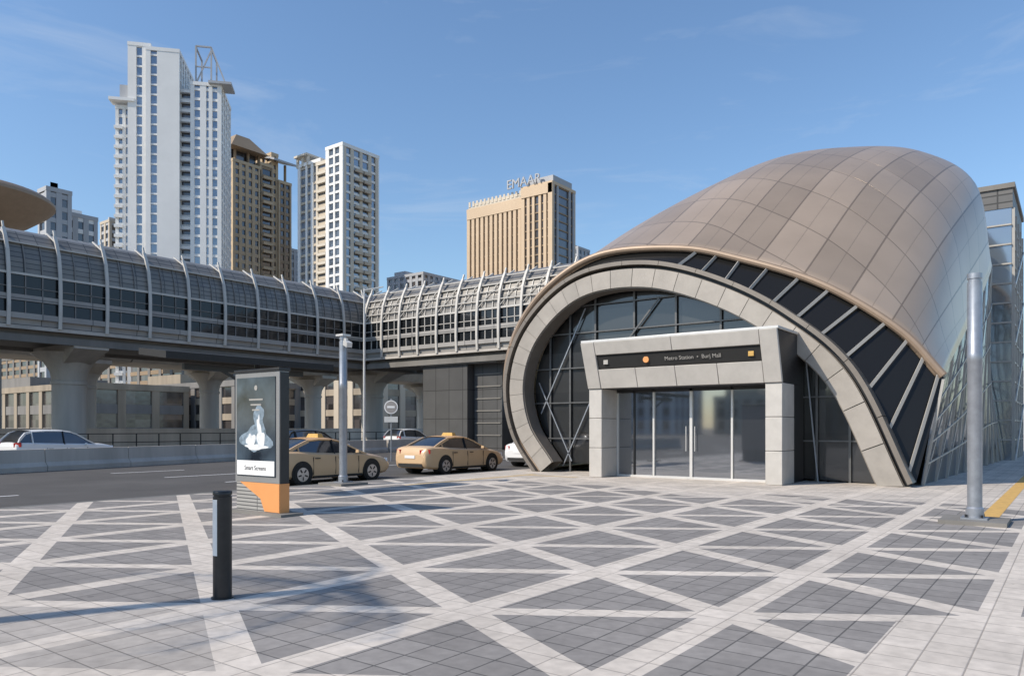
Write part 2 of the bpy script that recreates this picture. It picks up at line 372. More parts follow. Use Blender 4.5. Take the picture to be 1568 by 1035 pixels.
b=MB(); ringband(b,-.66,.02,23.32,23.95,'trim'); ringband(b,0.0,.2,23.5,23.9,'dark'); b.build('arch_ring_core',parent=ent)
b=MB()
for i in range(18):
    ringband(b,.13,.27,23.18,23.75,'trim',i*10/18,(i+1)*10/18-.006,8)
b.build('outer_arch_trim',parent=ent)
b=MB(); rows=[]
for i in range(101):
    u=i/10; a=off(u,.26); l=catmull(lip,u); rows.append([(a[0],23.75,max(0,a[1])),(l[0],l[1]+.12,l[2]-.05)])
b.grid(rows,'glass_v'); b.build('visor_glazing',parent=ent)
b=MB()
for i in range(11):
    u=6.3+i*.36; a=off(u,.24); l=catmull(lip,u)
    b.beam((a[0],23.64,max(0,a[1])),(l[0],l[1]-.02,l[2]-.08),.035,.09,'fin')
b.build('visor_fins',parent=ent)
inner=[off(i/10,-.6) for i in range(101)]
b=MB(); b.poly([(p[0],24.15,max(p[1],.0)) for p in inner],'glass'); b.build('entrance_glazing',parent=ent)
def top_at(x):
    best=0
    for p,q in zip(inner,inner[1:]):
        if (p[0]-x)*(q[0]-x)<=0 and p[0]!=q[0]: best=max(best,p[1]+(q[1]-p[1])*(x-p[0])/(q[0]-p[0]))
    return best
b=MB()
for x in [-16.2,-15.3,-14.2,-12.6,-11,-9.4,-7.8,-6.35,-5.4]:
    zt=top_at(x)
    if zt>.3: b.beam((x,24.08,0 if x>-15.9 else .5),(x+.0,24.08,zt),.045,.07,'steel_d')
for z in [1.25,2.6,3.9,5.2,6.2]:
    xs=[]
    for p,q in zip(inner,inner[1:]):
        if (p[1]-z)*(q[1]-z)<=0 and p[1]!=q[1]: xs.append(p[0]+(q[0]-p[0])*(z-p[1])/(q[1]-p[1]))
    if len(xs)>=2: b.beam((min(xs),24.06,z),(max(xs),24.06,z),.07,.045,'steel_d')
for (x0,z0,x1,z1) in [(-16.6,2.2,-14.6,6.1),(-15.6,.2,-14.0,3.4),(-6.3,0,-6.7,4.2),(-16.7,3.4,-15.2,.4)]:
    b.beam((x0,24.03,z0),(x1,24.03,z1),.03,.04,'steel')
b.beam((-13,24.03,4.6),(-11.6,24.03,6.2),.04,.06,'steel_d')
b.build('glazing_mullions',parent=ent)
# portal
b=MB()
for (x0,x1) in ((-13.1,-12.62),(-7.18,-6.7)):
    for k in range(3):
        b.box(x0,x1,21.8,22.95,k*.985+.005,(k+1)*.985-.01,'alu_p')
    b.box(x0+.02,x1-.02,21.83,22.93,0,2.95,'dark')
def lean(x,z,p=0.):
    t=(z-2.95)/1.5; return (x,21.8-.5*t-p,z)
def hpanel(x0,x1,z0,z1,mn,p=.03,g=.008):
    x0+=g;x1-=g;z0+=g;z1-=g
    f=[lean(x0,z0,p),lean(x1,z0,p),lean(x1,z1,p),lean(x0,z1,p)]
    k=[(q[0],q[1]+.12,q[2]) for q in f]
    b.hexa([f[0],f[1],k[1],k[0],f[3],f[2],k[2],k[3]],mn)
f=[(-13.1,21.86,2.95),(-6.7,21.86,2.95),(-6.7,23.4,2.95),(-13.1,23.4,2.95),(-13.1,21.36,4.43),(-6.7,21.36,4.43),(-6.7,23.4,4.43),(-13.1,23.4,4.43)]
b.hexa(f,'dark')
hpanel(-13.12,-12.62,2.95,4.45,'alu_p',.05); hpanel(-7.2,-6.68,2.95,4.45,'alu_p',.05)
for k in range(4):
    w_=(12.62-7.2)/4; x0=-12.62+k*w_
    hpanel(x0,x0+w_,2.95,3.58,'alu_p',.03)
    if k%2==0: hpanel(x0,x0+2*w_,4.03,4.45,'alu_p',.04)
b.box(-13.14,-6.66,21.32,23.3,4.45,4.53,'alu')
b.build('entrance_portal',parent=ent,bevel=.012)
b=MB(); hpanel(-12.6,-7.22,3.62,3.99,'black',-.02,0)
b.build('sign_strip',parent=ent)
def text(name,s,loc,rot,size,mn,parent,ext=.01):
    cu=bpy.data.curves.new(name,'FONT'); cu.body=s; cu.size=size; cu.extrude=ext; cu.align_x='CENTER'
    o=bpy.data.objects.new(name,cu); scene.collection.objects.link(o); o.location=loc; o.rotation_euler=rot; cu.materials.append(M[mn]); o.parent=parent; return o
p=lean(-9.3,3.75,-.0); text('sign_text','Metro Station  \u2022  Burj Mall',(p[0],p[1]-.01,p[2]),(R(108),0,0),.17,'fin',ent,.004)
b=MB(); p=lean(-10.85,3.81,0); b.cyl((p[0],p[1]-.01,p[2]),(p[0],p[1]+.05,p[2]),.10,.10,'orange',20)
for x in (-12.3,-7.5):
    p=lean(x,3.8,0); b.box(x-.08,x+.08,p[1]-.01,p[1]+.03,3.73,3.87,'yellow' if x>-10 else 'fin')
b.build('sign_icons',parent=ent)
b=MB(); b.box(-12.6,-7.2,22.86,22.9,.06,2.9,'doorglass'); b.build('door_glass',parent=ent)
b=MB()
for x,w_ in ((-12.58,.06),(-11.95,.04),(-11.22,.06),(-9.9,.09),(-8.55,.06),(-7.24,.06)): b.box(x-w_/2,x+w_/2,22.80,22.95,0,2.92,'alu' if x!=-11.95 else 'dark')
b.box(-12.6,-7.2,22.79,22.96,0,.07,'alu'); b.box(-12.6,-7.2,22.8,22.95,2.84,2.95,'dark')
for x in (-10.05,-9.75): b.cyl((x,22.76,.9),(x,22.76,1.7),.015,.015,'alu',8)
b.build('door_frames',parent=ent)
b=MB(); b.box(-13.05,-12.7,22.95,24.1,0,4.4,'dark'); b.box(-7.1,-6.75,22.95,24.1,0,4.4,'dark'); b.build('vestibule',parent=ent)
edge=[shellpt(10,v/10) for v in range(0,36)]
def basept(p):
    t=(p[1]-24.3)/20.; return (-3.55+1.1*min(1,max(0,t))*.5, p[1],0)
M['glass_s']=glass_mat('side_glass',(.03,.032,.034),.22,cell=(50,2.2,1.6),bump=.1)
b=MB(); b.grid([[basept(p),(p[0]-.1,p[1],p[2])] for p in edge],'glass_s'); b.build('side_glazing',parent=ent)
b=MB()
for k in range(0,36,3):
    p=edge[k]; q=basept(p); b.beam((q[0]+.06,q[1],0),(p[0],p[1],p[2]-.1),.05,.07,'fin')
    if k+6<36:
        q2=edge[k+6]; b.beam((q[0]+.08,q[1],0),(q2[0]+.02,q2[1],q2[2]-.1),.035,.045,'fin')
for zf in (.2,.4,.6,.8):
    for k in range(35):
        a=Vector(basept(edge[k]));c=Vector(edge[k]);a2=Vector(basept(edge[k+1]));c2=Vector(edge[k+1])
        b.beam(a.lerp(c,zf)+Vector((.06,0,0)),a2.lerp(c2,zf)+Vector((.06,0,0)),.035,.045,'fin')
b.build('side_lattice',parent=ent)
b=MB()
M['louv']=panel_mat('tower_louvre',(.13,.125,.12),(.10,.10,.10),(.03,.03,.03),3.2,.4,.04,.5,axis='xz')
M['lgl']=glass_mat('lift_glass',(.06,.07,.075),.3,.08,cell=(50,2,2))
b.box(-9,-2.6,46,54,0,12.9,'lgl'); b.box(-9.05,-2.55,45.95,54.05,12.9,13.9,'louv')
b.box(-9.15,-2.45,45.85,54.15,13.9,14.15,'conc_d')
for z in range(1,13,1): b.box(-2.6,-2.5,46.2,53.8,z,z+.08,'fin'); b.box(-8.9,-2.6,45.9,46.0,z,z+.08,'fin')
for y in (46.1,48,50,52,53.9): b.box(-2.6,-2.46,y-.07,y+.07,0,12.88,'fin')
for z in range(0,12,3): b.beam((-2.44,46.2,z),(-2.44,53.8,z+3),.05,.12,'alu')
b.build('lift_tower')

# ------------------------------------------------------------------ elevated walkways
M['wk_up']=panel_mat('walkway_roof_panel',(.25,.235,.215),(.20,.19,.175),(.08,.08,.08),1.0,.32,.03,.45,.2,axis='yz')
M['wk_lo']=panel_mat('walkway_lower_panel',(.36,.345,.32),(.31,.295,.28),(.10,.10,.10),3.0,.8,.03,.6,axis='yz')
M['wk_rib']=mat('walkway_rib',(.54,.515,.475),.5,var=.08)
M['wk_mull']=mat('walkway_mullion',(.20,.19,.18),.5,var=.1)
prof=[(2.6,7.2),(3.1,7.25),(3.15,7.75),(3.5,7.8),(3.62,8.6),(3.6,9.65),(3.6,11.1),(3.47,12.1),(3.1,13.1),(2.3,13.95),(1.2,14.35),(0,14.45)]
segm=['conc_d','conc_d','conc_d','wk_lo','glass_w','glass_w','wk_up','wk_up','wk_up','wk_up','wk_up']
def walkway(name,loc,rz,L,rib,open_roof=False,ribw=.12):
    e=empty(name,loc,rz); b=MB()
    for sgn in (1,-1):
        for k in range(len(prof)-1):
            a,c=prof[k],prof[k+1]
            q=[(sgn*a[0],0,a[1]),(sgn*c[0],0,c[1]),(sgn*c[0],L,c[1]),(sgn*a[0],L,a[1])]
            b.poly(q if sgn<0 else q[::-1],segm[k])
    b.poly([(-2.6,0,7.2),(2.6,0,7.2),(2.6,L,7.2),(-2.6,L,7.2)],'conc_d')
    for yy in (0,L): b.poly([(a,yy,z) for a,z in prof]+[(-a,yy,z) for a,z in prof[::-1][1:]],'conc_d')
    b.build('tube_body',parent=e)
    b=MB(); n=int(L/rib)
    mm='wk_rib' if open_roof else 'wk_mull'
    for i in range(n+1):
        y=i*rib+.1
        for sgn in (1,-1):
            pts=[(3.75,7.9),(3.82,9),(3.82,10.4),(3.77,11.4),(3.6,12.5),(3.25,13.4),(2.95,13.95),(2.8,14.35)]
            for a,c in zip(pts,pts[1:]): b.beam((sgn*a[0],y,a[1]),(sgn*c[0],y,c[1]),ribw,.2 if a[1]<13.9 else .1,'wk_rib',up=(0,1,0))
            b.beam((sgn*3.2,y,13.5),(sgn*1.7,y,14.35),ribw*.7,.1,'wk_rib',up=(0,1,0))
            for f in (1/3,2/3):
                yy=y+rib*f
                if yy<L:
                    b.box(min(sgn*3.58,sgn*3.68),max(sgn*3.58,sgn*3.68),yy-.03,yy+.03,8.6,11.15,mm)
                    for (p_,q_) in (((3.66,11.1),(3.52,12.1)),((3.52,12.1),(3.15,13.1))): b.beam((sgn*p_[0],yy,p_[1]),(sgn*q_[0],yy,q_[1]),.05,.07,mm,up=(0,1,0))
    for sgn in (1,-1):
        for (x,z,h,mn) in [(3.72,7.85,.22,'conc'),(3.78,8.55,.34,'wk_lo'),(3.74,9.66,.36,'wk_lo'),(3.68,10.3,.05,mm),(3.72,11.12,.14,'wk_rib'),(3.3,13.1,.08,'wk_rib')]:
            b.box(min(sgn*(x-.18),sgn*x),max(sgn*(x-.18),sgn*x),0,L,z-h/2,z+h/2,mn)
        if open_roof:
            for (x,z) in [(3.72,11.8),(3.55,12.5),(2.95,13.75)]:
                b.box(min(sgn*(x-.1),sgn*x),max(sgn*(x-.1),sgn*x),0,L,z-.035,z+.035,'wk_rib')
            for i in range(n):
                y=i*rib+.1
                b.beam((sgn*3.78,y,11.2),(sgn*3.2,y+rib,13.5),.05,.05,'wk_rib')
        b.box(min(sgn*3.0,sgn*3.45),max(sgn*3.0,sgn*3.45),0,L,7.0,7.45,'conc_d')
    b.build('ribs_and_rails',parent=e)
    return e
walkway('elevated_walkway',(-55.5,-40,0),0,96,2.9)
walkway('elevated_walkway',(-51.7,50.3,0),R(-90),38,2.2,True,.14)
def column(name,x,y,h=7.2,r=1.05,arm=3.0,axis='x'):
    b=MB()
    b.lathe((x,y,-.12),[(r*1.15,0),(r*1.15,.3),(r,.35),(r,h-2.5),(r*1.08,h-2.48),(r*1.08,h-2.25),(r,h-2.2),(r*1.1,h-1.6),(r*1.55,h-.8),(r*2.1,h-.35)],'conc')
    d=(1,0) if axis=='x' else (0,1)
    A=arm
    o=lambda a,c,z:(x+d[0]*a+d[1]*c,y+d[1]*a+d[0]*c,z)
    hw=1.1
    b.hexa([o(-1.3,-hw*.8,h-1.2),o(1.3,-hw*.8,h-1.2),o(1.3,hw*.8,h-1.2),o(-1.3,hw*.8,h-1.2),o(-A,-hw,h-.35),o(A,-hw,h-.35),o(A,hw,h-.35),o(-A,hw,h-.35)],'conc')
    b.hexa([o(-A,-hw,h-.347),o(A,-hw,h-.347),o(A,hw,h-.347),o(-A,hw,h-.347),o(-A,-hw,h),o(A,-hw,h),o(A,hw,h),o(-A,hw,h)],'conc')
    b.build(name)
for y in (23.1,51,-6): column('viaduct_column',-55.5,y,7.2,1.05,3.4)
b=MB()
pv=[(-3.0,8),(3.0,8),(4.6,9),(5,9.2),(5,10.3),(4.8,10.3),(4.8,9.4),(-4.8,9.4),(-4.8,10.3),(-5,10.3),(-5,9.2),(-4.6,9)]
for k in range(14):
    y0=-60+k*24; b.grid([[(a-76,y0,z) for a,z in pv],[(a-76,y0+23.9,z) for a,z in pv]],'conc',closed=True)
b.build('metro_viaduct')
for y in (33,46,60,80,12): column('viaduct_column',-76,y,8,1.0,3.2)
M['corep']=panel_mat('core_panel',(.085,.085,.085),(.07,.07,.07),(.02,.02,.02),1.5,2.4,.03,.5,axis='xz')
b=MB(); b.box(-45,-40,47.2,53,-.12,7.2,'corep'); b.box(-39.9,-37,48,53,-.12,7.2,'corep')
for z in range(1,7): b.box(-39.8,-37.1,47.93,48.0,z,z+.1,'conc_d')
b.box(-45.2,-36.8,47.0,53.2,6.9,7.18,'conc_d')
b.build('walkway_stair_core')
b=MB(); b.box(-36.6,-20,52,56,-.12,3.6,'corep'); b.box(-36.8,-19.8,51.8,56.2,3.6,3.9,'conc'); b.build('service_building')

# ------------------------------------------------------------------ towers
def facade(b,o,u,L,z0,z1,strips,fl,sp,mw,ms,pd=.5,sdp=.3,ext=0):
    n=(u[1],-u[0]); prev=-ext
    for (a,c) in strips:
        if a>prev+.01: b.obox(o,u,n,prev,a,0,pd,z0,z1,mw)
        k=0
        while z0+k*fl<z1-.01:
            za=z0+k*fl; b.obox(o,u,n,a,c,0,sdp,za,min(z1,za+sp),ms); k+=1
        prev=c
    if prev<L+ext-.01: b.obox(o,u,n,prev,L+ext,0,pd,z0,z1,mw)
def even(L,bay,pier):
    n=max(1,round(L/bay)); w_=L/n; return [(i*w_+pier/2,(i+1)*w_-pier/2) for i in range(n)]
def block(b,x0,x1,y0,y1,z0,z1,sf,ss,fl,sp,mw,ms,mg,pd=.5,sdp=.3,mws=None,roof=1.2):
    b.box(x0,x1,y0,y1,z0,z1,mg)
    mws=mws or mw
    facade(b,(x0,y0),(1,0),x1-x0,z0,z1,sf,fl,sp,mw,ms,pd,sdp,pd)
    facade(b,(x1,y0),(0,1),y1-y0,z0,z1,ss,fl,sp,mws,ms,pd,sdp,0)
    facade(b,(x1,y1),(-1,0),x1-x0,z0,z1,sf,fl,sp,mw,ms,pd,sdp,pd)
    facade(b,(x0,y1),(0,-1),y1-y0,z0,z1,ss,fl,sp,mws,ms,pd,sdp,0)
    if roof: b.box(x0-pd-.1,x1+pd+.1,y0-pd-.1,y1+pd+.1,z1,z1+roof,mw)
M['twhite']=mat('tower_white',(.80,.79,.77),.7,var=.05,scale=.1)
M['tgrey']=mat('tower_grey',(.40,.41,.43),.7,var=.08,scale=.1)
M['ttan']=mat('tower_tan',(.52,.40,.265),.8,var=.08,scale=.1)
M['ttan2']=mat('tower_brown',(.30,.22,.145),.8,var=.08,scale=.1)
M['hbeige']=mat('hotel_beige',(.60,.46,.32),.8,var=.06,scale=.1)
M['tbeige']=mat('tower_beige',(.50,.43,.34),.8,var=.06,scale=.1)
M['tcream']=mat('tower_cream',(.60,.54,.45),.8,var=.06,scale=.1)
M['lowg']=mat('weathered_render_grey',(.20,.19,.18),.85,var=.25,scale=.3,streak=True)
M['lowt']=mat('weathered_render_tan',(.32,.265,.20),.85,var=.25,scale=.3,streak=True)
M['tglass']=glass_mat('tower_glass',(.05,.065,.085),.25,.1,cell=(3.2,3.2,3.3))
M['tglassd']=glass_mat('tower_glass_dark',(.035,.03,.028),.10,.15,cell=(3.2,3.2,3.3))
b=MB(); FL=3.35
block(b,-12.6,-6.4,2,22,0,131,[(2.2,4.0)],even(20,4,1.5),FL,.6,'twhite','twhite','tglass')
block(b,-6.4,3.2,0,22,0,129,[(1.0,3.0)],even(22,4,1.5),FL,.6,'twhite','twhite','tglass')
block(b,-17,-12.6,4,20,0,110,even(4.4,2.2,1.),even(16,4,1.5),FL,1.0,'twhite','twhite','tglass')
block(b,3.2,7.5,3,20,0,117,[(.3,3.8)],even(17,4,1.5),FL,1.2,'twhite','twhite','tglassd')
block(b,7.5,16.5,1,20,0,119,[(.8,2.6),(4.6,5.4),(6.6,8.2)],even(19,4,1.5),FL,.9,'twhite','twhite','tglass')
for k in range(34):
    z=6+k*FL; b.box(3.3,7.3,1.4,3.3,z,z+.9,'twhite')
    if z<106: b.box(-17.8,-15.2,2.8,4,z,z+1.,'twhite')
b.box(-19,-11,1,6,112.,113,'twhite'); b.box(-16,-13,3,9,113,118,'tgrey')
b.box(13,20.5,-1,7,119.6,120.4,'tgrey')
for x in (8.5,13.5):
    b.beam((x,2,119),(x,2,133),.5,.5,'tgrey'); b.beam((x,12,119),(x,12,133),.5,.5,'tgrey'); b.beam((x,2,132.6),(x,12,132.6),.5,.5,'tgrey')
b.beam((8.5,2,133),(13.5,2,133),.5,.5,'tgrey'); b.beam((13.5,2,133),(18.5,2,120),.5,.5,'tgrey'); b.beam((8.5,2,126),(13.5,2,126),.4,.4,'tgrey'); b.beam((8.5,2,120),(13.5,2,132),.4,.4,'tgrey')
b.build('white_apartment_tower',(-246.4,133.9,0),R(48.4),smooth=False)
def corner(px,d): k=(px-784)/1150; return (d*(.8*k-.6),d*(.6*k+.8))
b=MB()
block(b,-15,0,0,12,0,108,even(15,3.0,1.3),even(12,3.0,1.4),3.4,1.4,'ttan','ttan','tglassd')
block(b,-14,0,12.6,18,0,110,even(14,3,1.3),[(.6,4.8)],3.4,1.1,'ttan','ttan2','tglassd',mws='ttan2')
block(b,-14,-1,18.6,21,0,116,even(13,3,1.3),[(.6,1.8)],3.4,1.6,'ttan','ttan','tglassd')
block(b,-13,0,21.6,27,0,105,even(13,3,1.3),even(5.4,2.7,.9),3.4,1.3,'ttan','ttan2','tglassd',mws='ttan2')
for k in range(30):
    z=6+k*3.4; b.box(0.5,1.6,13,17.4,z,z+1.1,'ttan')
for y in (2,8,13): b.beam((-2,y,108),(-2,y,117),.8,.8,'ttan2')
b.hexa([(-17,-2,114),(2,-2,114),(2,15,114),(-17,15,114),(-10,4,121),(-4,4,121),(-4,10,121),(-10,10,121)],'ttan2')
b.box(-12,-3,1,12,109.2,114,'tglassd')
b.hexa([(-8,17,116.6),(3,17,113),(3,29,113),(-8,29,116.6),(-8,17,117.4),(3,17,113.8),(3,29,113.8),(-8,29,117.4)],'tgrey')
b.beam((-2,26,104),(-2,26,114),.8,.8,'ttan2')
b.build('tan_apartment_tower',(-269.1,173.2,0),0,smooth=False)
b=MB()
block(b,-26,-14,1.2,14,0,97,[(1,4),(5,7),(8.4,11)],even(13,3.2,1.2),3.2,.9,'twhite','tbeige','tglass')
block(b,-14,-8,0,15,0,95,[(.5,5.5)],even(15,3.2,1.2),3.2,1.1,'tcream','tbeige','tglass')
block(b,-8,0,-.6,15.4,0,99,[(1.2,3.6),(4.4,6.8)],[(1.2,3.2),(4.6,7.4),(8.6,11.4),(12.8,14.8)],3.2,.8,'twhite','twhite','tglass',mws='tcream')
for k in range(28):
    z=5+k*3.2; b.box(-13.6,-8.4,-1.2,0,z,z+1.0,'tcream'); b.box(.5,1.4,4.4,7.6,z,z+1.0,'tbeige'); b.box(.5,1.4,8.4,11.6,z,z+1.,'tbeige')
b.box(-27.3,-20,-.4,8,100.5,101.2,'tcream')
for x in (-26.5,-23.5,-20.6): b.box(x-.4,x+.4,.4,1.2,97,100.5,'tcream')
b.box(-12,-4,4,12,99,102,'tbeige')
b.build('beige_apartment_tower',(-202.5,173.1,0),0,smooth=False)
b=MB()
block(b,-44,-14,1.5,15,0,95,even(30,2.5,1.5),even(13.5,3.4,1.0),3.4,.5,'hbeige','ttan2','tglassd',pd=.9)
block(b,-14,0,0,16,0,99,[(1,2.2),(3.6,4.8),(6.0,8.0),(9.2,10.4),(11.8,13)],[(1,3),(4,12),(13,15)],3.4,.5,'hbeige','ttan2','tglassd',pd=.7,mws='tgrey')  # side walls grey, not beige: the shade on that side is put into the colour
b.box(-44.8,-14,.4,1,92,96.6,'hbeige')
for k in range(14): b.box(-43.6+k*2.1,-42.6+k*2.1,.3,.6,97.2,99.5,'tcream')
b.box(-43.8,-14.8,.5,13,96.3,97.2,'tcream'); b.box(-43,-14.8,2,13,97.2,99.2,'tcream')
b.box(-1.2,0.9,-1,.4,0,99.5,'hbeige'); b.box(-14.5,.8,-1,.5,95.5,99.4,'hbeige')
b.box(-12,0,1,15,100.2,103.0,'tgrey')
h=b.build('hotel_tower',(-167.3,249.5,0),0,smooth=False)
text('roof_sign','EMAAR',(-13,-1.2,100.4),(R(90),0,0),5.4,'tgrey',h,.3)
def simple(name,x0,x1,y0,y1,H,mw,ms,mg='tglassd',bay=3.5,fl=3.5,sp=1.3,pier=1.5):
    b=MB(); block(b,x0,x1,y0,y1,-.1,H,even(x1-x0,bay,pier),even(y1-y0,bay,pier),fl,sp,mw,ms,mg,pd=.35,sdp=.2)
    b.box(x0+2,x0+(x1-x0)*.4,y0+2,y1-2,H+1.2,H+3.5,ms); return b.build(name,smooth=False)
def at(name,px,d,W,D,H,mw,ms,**k):
    c=corner(px,d); return simple(name,c[0]-W,c[0],c[1],c[1]+D,H,mw,ms,**k)
at('grey_office_building',648,330,22,30,69,'tgrey','tgrey')
at('grey_office_building',690,330,14,20,64,'tgrey','tgrey')
at('grey_office_building',885,420,8,12,102,'tgrey','tgrey')
at('grey_office_building',98,220,8,9,64,'tgrey','twhite')
at('grey_office_building',72,210,5,6,68,'tgrey','tgrey')
at('tan_residential_building',168,330,8,14,92,'tbeige','tgrey')
at('tan_residential_building',440,340,8,8,82,'tgrey','tgrey')
at('shop_building',560,150,30,20,13,'tbeige','lowt',bay=4.6,fl=4.2)
at('shop_building',360,150,40,20,10,'lowg','lowt',bay=5.2,fl=3.3)
at('shop_building',130,140,50,20,9,'lowt','lowg',bay=6,fl=4.5,sp=1.8)
at('shop_building',780,170,22,20,12,'tcream','tgrey')
at('grey_office_building',300,230,180,20,30,'lowg','ttan2',bay=7,fl=3.2)
at('grey_office_building',1700,170,20,30,12,'tgrey','tgrey')
simple('apartment_block',-150,-110,-170,-150,16,'tbeige','tcream'); simple('apartment_block',-100,-82,-150,-132,12,'twhite','tgrey'); simple('apartment_block',-78,-50,-170,-150,9,'tcream','tbeige'); simple('apartment_block',-46,-20,-160,-140,14,'tgrey','tbeige')
# station dome far left
b=MB(); b.lathe((0,0,0),[(4.5,-3.0),(7,-2.2),(9.0,-.7),(9.7,0),(9.7,.35),(9.2,.8),(7,1.4),(4,1.9),(.5,2.1)],'lipm',48); b.lathe((0,0,-29.5),[(4,0),(4,26.6)],'conc_d',20)
b.build('station_dome',(-106.8,32.4,29.0))
b=MB()
for k in range(90):
    y=-10+k*1.5; b.box(-49.05,-48.98,y-.03,y+.03,-.12,1.3,'dark')
for z in (.3,.7,1.25): b.box(-49.03,-49,-10,125,z,z+.05,'dark')
b.build('railing_fence')
b=MB(); b.box(-66,-65.6,-30,140,-.12,1.6,'conc'); b.build('boundary_wall')
sheet('service_road',-64,-50.2,-200,600,-.118,'asphalt')

# ------------------------------------------------------------------ street furniture
def lamp_pole(x,y,h,base=True,head=False):
    b=MB(); b.box(x-.5,x+.5,y-.5,y+.5,.0,.07,'conc_d'); b.box(x-.2,x+.2,y-.2,y+.2,.07,.1,'steel')
    b.lathe((x,y,.1),[(.14,0),(.14,.15),(.115,.18),(.115,h*.62),(.12,h*.62+.01),(.12,h*.66),(.115,h*.66+.01),(.115,h-.25),(.10,h-.24),(.10,h-.2),(.115,h-.19),(.115,h-.1)],'steel')
    for a in range(4):
        t=a*math.pi/2+.78; b.cyl((x+.17*math.cos(t),y+.17*math.sin(t),.1),(x+.17*math.cos(t),y+.17*math.sin(t),.15),.02,.02,'dark',6)
    if head:
        b.beam((x,y,h-.05),(x+.28,y-.1,h-.12),.06,.06,'alu'); b.beam((x+.2,y-.08,h-.2),(x+.5,y-.2,h-.3),.16,.14,'alu'); b.beam((x-.15,y,h+.03),(x+.15,y,h+.03),.3,.06,'alu')
    return b.build('street_lamp')
lamp_pole(-1.4,15.3,4.33); lamp_pole(-17.0,14.5,4.3,head=True)
b=MB(); b.tube([(-34.1,30.7,-.12),(-34.1,30.7,5),(-34.1,30.7,10)],[.09,.07,.05],'alu',10); b.beam((-34.1,30.7,9.9),(-33.2,31.4,10.1),.1,.06,'alu'); b.build('street_lamp')
M['blk']=mat('black_powdercoat',(.025,.025,.027),.35,.3,var=.2,scale=8)
M['lens']=mat('lamp_lens',(.70,.71,.70),.3,var=.06)
b=MB(); x,y=-6.63,4.15
b.lathe((x,y,0),[(.105,0),(.105,.012),(.088,.014),(.088,.985),(.082,.99),(.082,1.0),(.09,1.004),(.09,1.03),(.085,1.038)],'blk')
rows=[]
for z in (.42,.96):
    rows.append([(x+.0915*math.cos(R(a)),y+.0915*math.sin(R(a)),z) for a in range(252,299,4)])
b.grid(rows,'lens')
b.build('bollard_light')
def poster_mat():
    m,nt,b=new_mat('poster'); L=nt.links.new
    tc=N(nt,'ShaderNodeTexCoord')
    n1=N(nt,'ShaderNodeTexNoise'); n1.inputs['Scale'].default_value=1.3; n1.inputs['Detail'].default_value=8; n1.inputs['Distortion'].default_value=.4; L(tc.outputs['Object'],n1.inputs[0])
    cr=N(nt,'ShaderNodeValToRGB'); cr.color_ramp.elements[0].position=.35; cr.color_ramp.elements[0].color=(.010,.014,.022,1); cr.color_ramp.elements[1].position=.85; cr.color_ramp.elements[1].color=(.10,.14,.18,1)
    L(n1.outputs[0],cr.inputs[0]); L(cr.outputs[0],b.inputs['Base Color']); b.inputs['Roughness'].default_value=.12
    return m
M['poster']=poster_mat()
M['pmid']=mat('poster_print_grey',(.20,.26,.32),.3,var=.5,scale=9)
M['pwh']=mat('poster_print_white',(.72,.74,.76),.3,var=.25,scale=7)
M['frame']=mat('stand_frame',(.30,.30,.30),.4,.4,var=.06)
M['slat']=panel_mat('stand_slats',(.36,.35,.33),(.33,.32,.3),(.10,.10,.10),5,.07,.012,.6,axis='xz')
st=empty('advertising_stand',(-12.61,8.73,0))
b=MB(); b.box(-.71,.71,-.11,.11,.6,2.72,'frame'); b.box(-.73,.73,-.13,.13,2.72,2.78,'dark'); b.box(.712,.725,-.1,.1,.6,2.7,'dark'); b.build('frame',parent=st,bevel=.01)
b=MB(); b.box(-.64,.60,-.125,-.112,.72,2.62,'poster'); b.build('poster_panel',parent=st)
b=MB(); b.box(-.62,.58,-.131,-.127,.74,1.02,'white')
def blob(cx,cz,rx,rz,mn,yy,seed,n=36,j=.12):
    rr=random.Random(seed); ph=[rr.uniform(0,6.28) for _ in range(4)]
    b.poly([(cx+rx*(1+j*sum(math.sin((q+2)*t*6.2832/n+ph[q]) for q in range(4)))*math.cos(t*6.2832/n),yy,cz+rz*(1+j*sum(math.sin((q+2)*t*6.2832/n+ph[q]) for q in range(4)))*math.sin(t*6.2832/n)) for t in range(n)],mn)
blob(0,1.45,.42,.27,'pmid',-.1265,3); blob(.1,1.82,.18,.26,'pmid',-.1275,5)
blob(-.16,1.40,.13,.15,'pwh',-.1285,8); blob(.15,1.46,.12,.20,'pwh',-.1295,9); blob(.0,1.28,.3,.06,'pwh',-.130,4); blob(.08,1.72,.05,.14,'pwh',-.1302,6)
for k,z in enumerate((2.18,2.08,1.98)): b.box(-.22+.05*k,.22-.05*k,-.131,-.127,z,z+.03,'fin')
b.cyl((0,-.132,2.42),(0,-.127,2.42),.05,.05,'fin',16); b.build('poster_print',parent=st)
b=MB(); b.box(-.68,.70,-.10,.10,.04,.6,'slat')
b.poly([(-.55,-.115,.6),(.71,-.115,.6),(.71,-.115,.06),(.25,-.115,.06),(.12,-.115,.3)],'orange'); b.box(.705,.715,-.11,.11,.05,.6,'orange')
b.box(-.8,.95,-.25,.25,0,.05,'conc_d'); b.build('base',parent=st)
text('caption','Smart Screens',(-.02,-.134,.84),(R(90),0,0),.12,'dark',st,.001)
b=MB(); b.hexa([(-17.3,8.7,3.35),(-16.1,8.7,3.2),(-16.1,13.4,3.2),(-17.3,13.4,3.35),(-17.3,8.7,3.5),(-16.1,8.7,3.36),(-16.1,13.4,3.36),(-17.3,13.4,3.5)],'black')
b.cyl((-16.8,11.5,0),(-16.8,11.5,3.3),.09,.07,'dark',16); b.beam((-16.8,9.5,3.1),(-16.8,12.9,3.1),.1,.14,'dark'); b.box(-17.05,-16.55,11.25,11.75,0,.05,'dark')
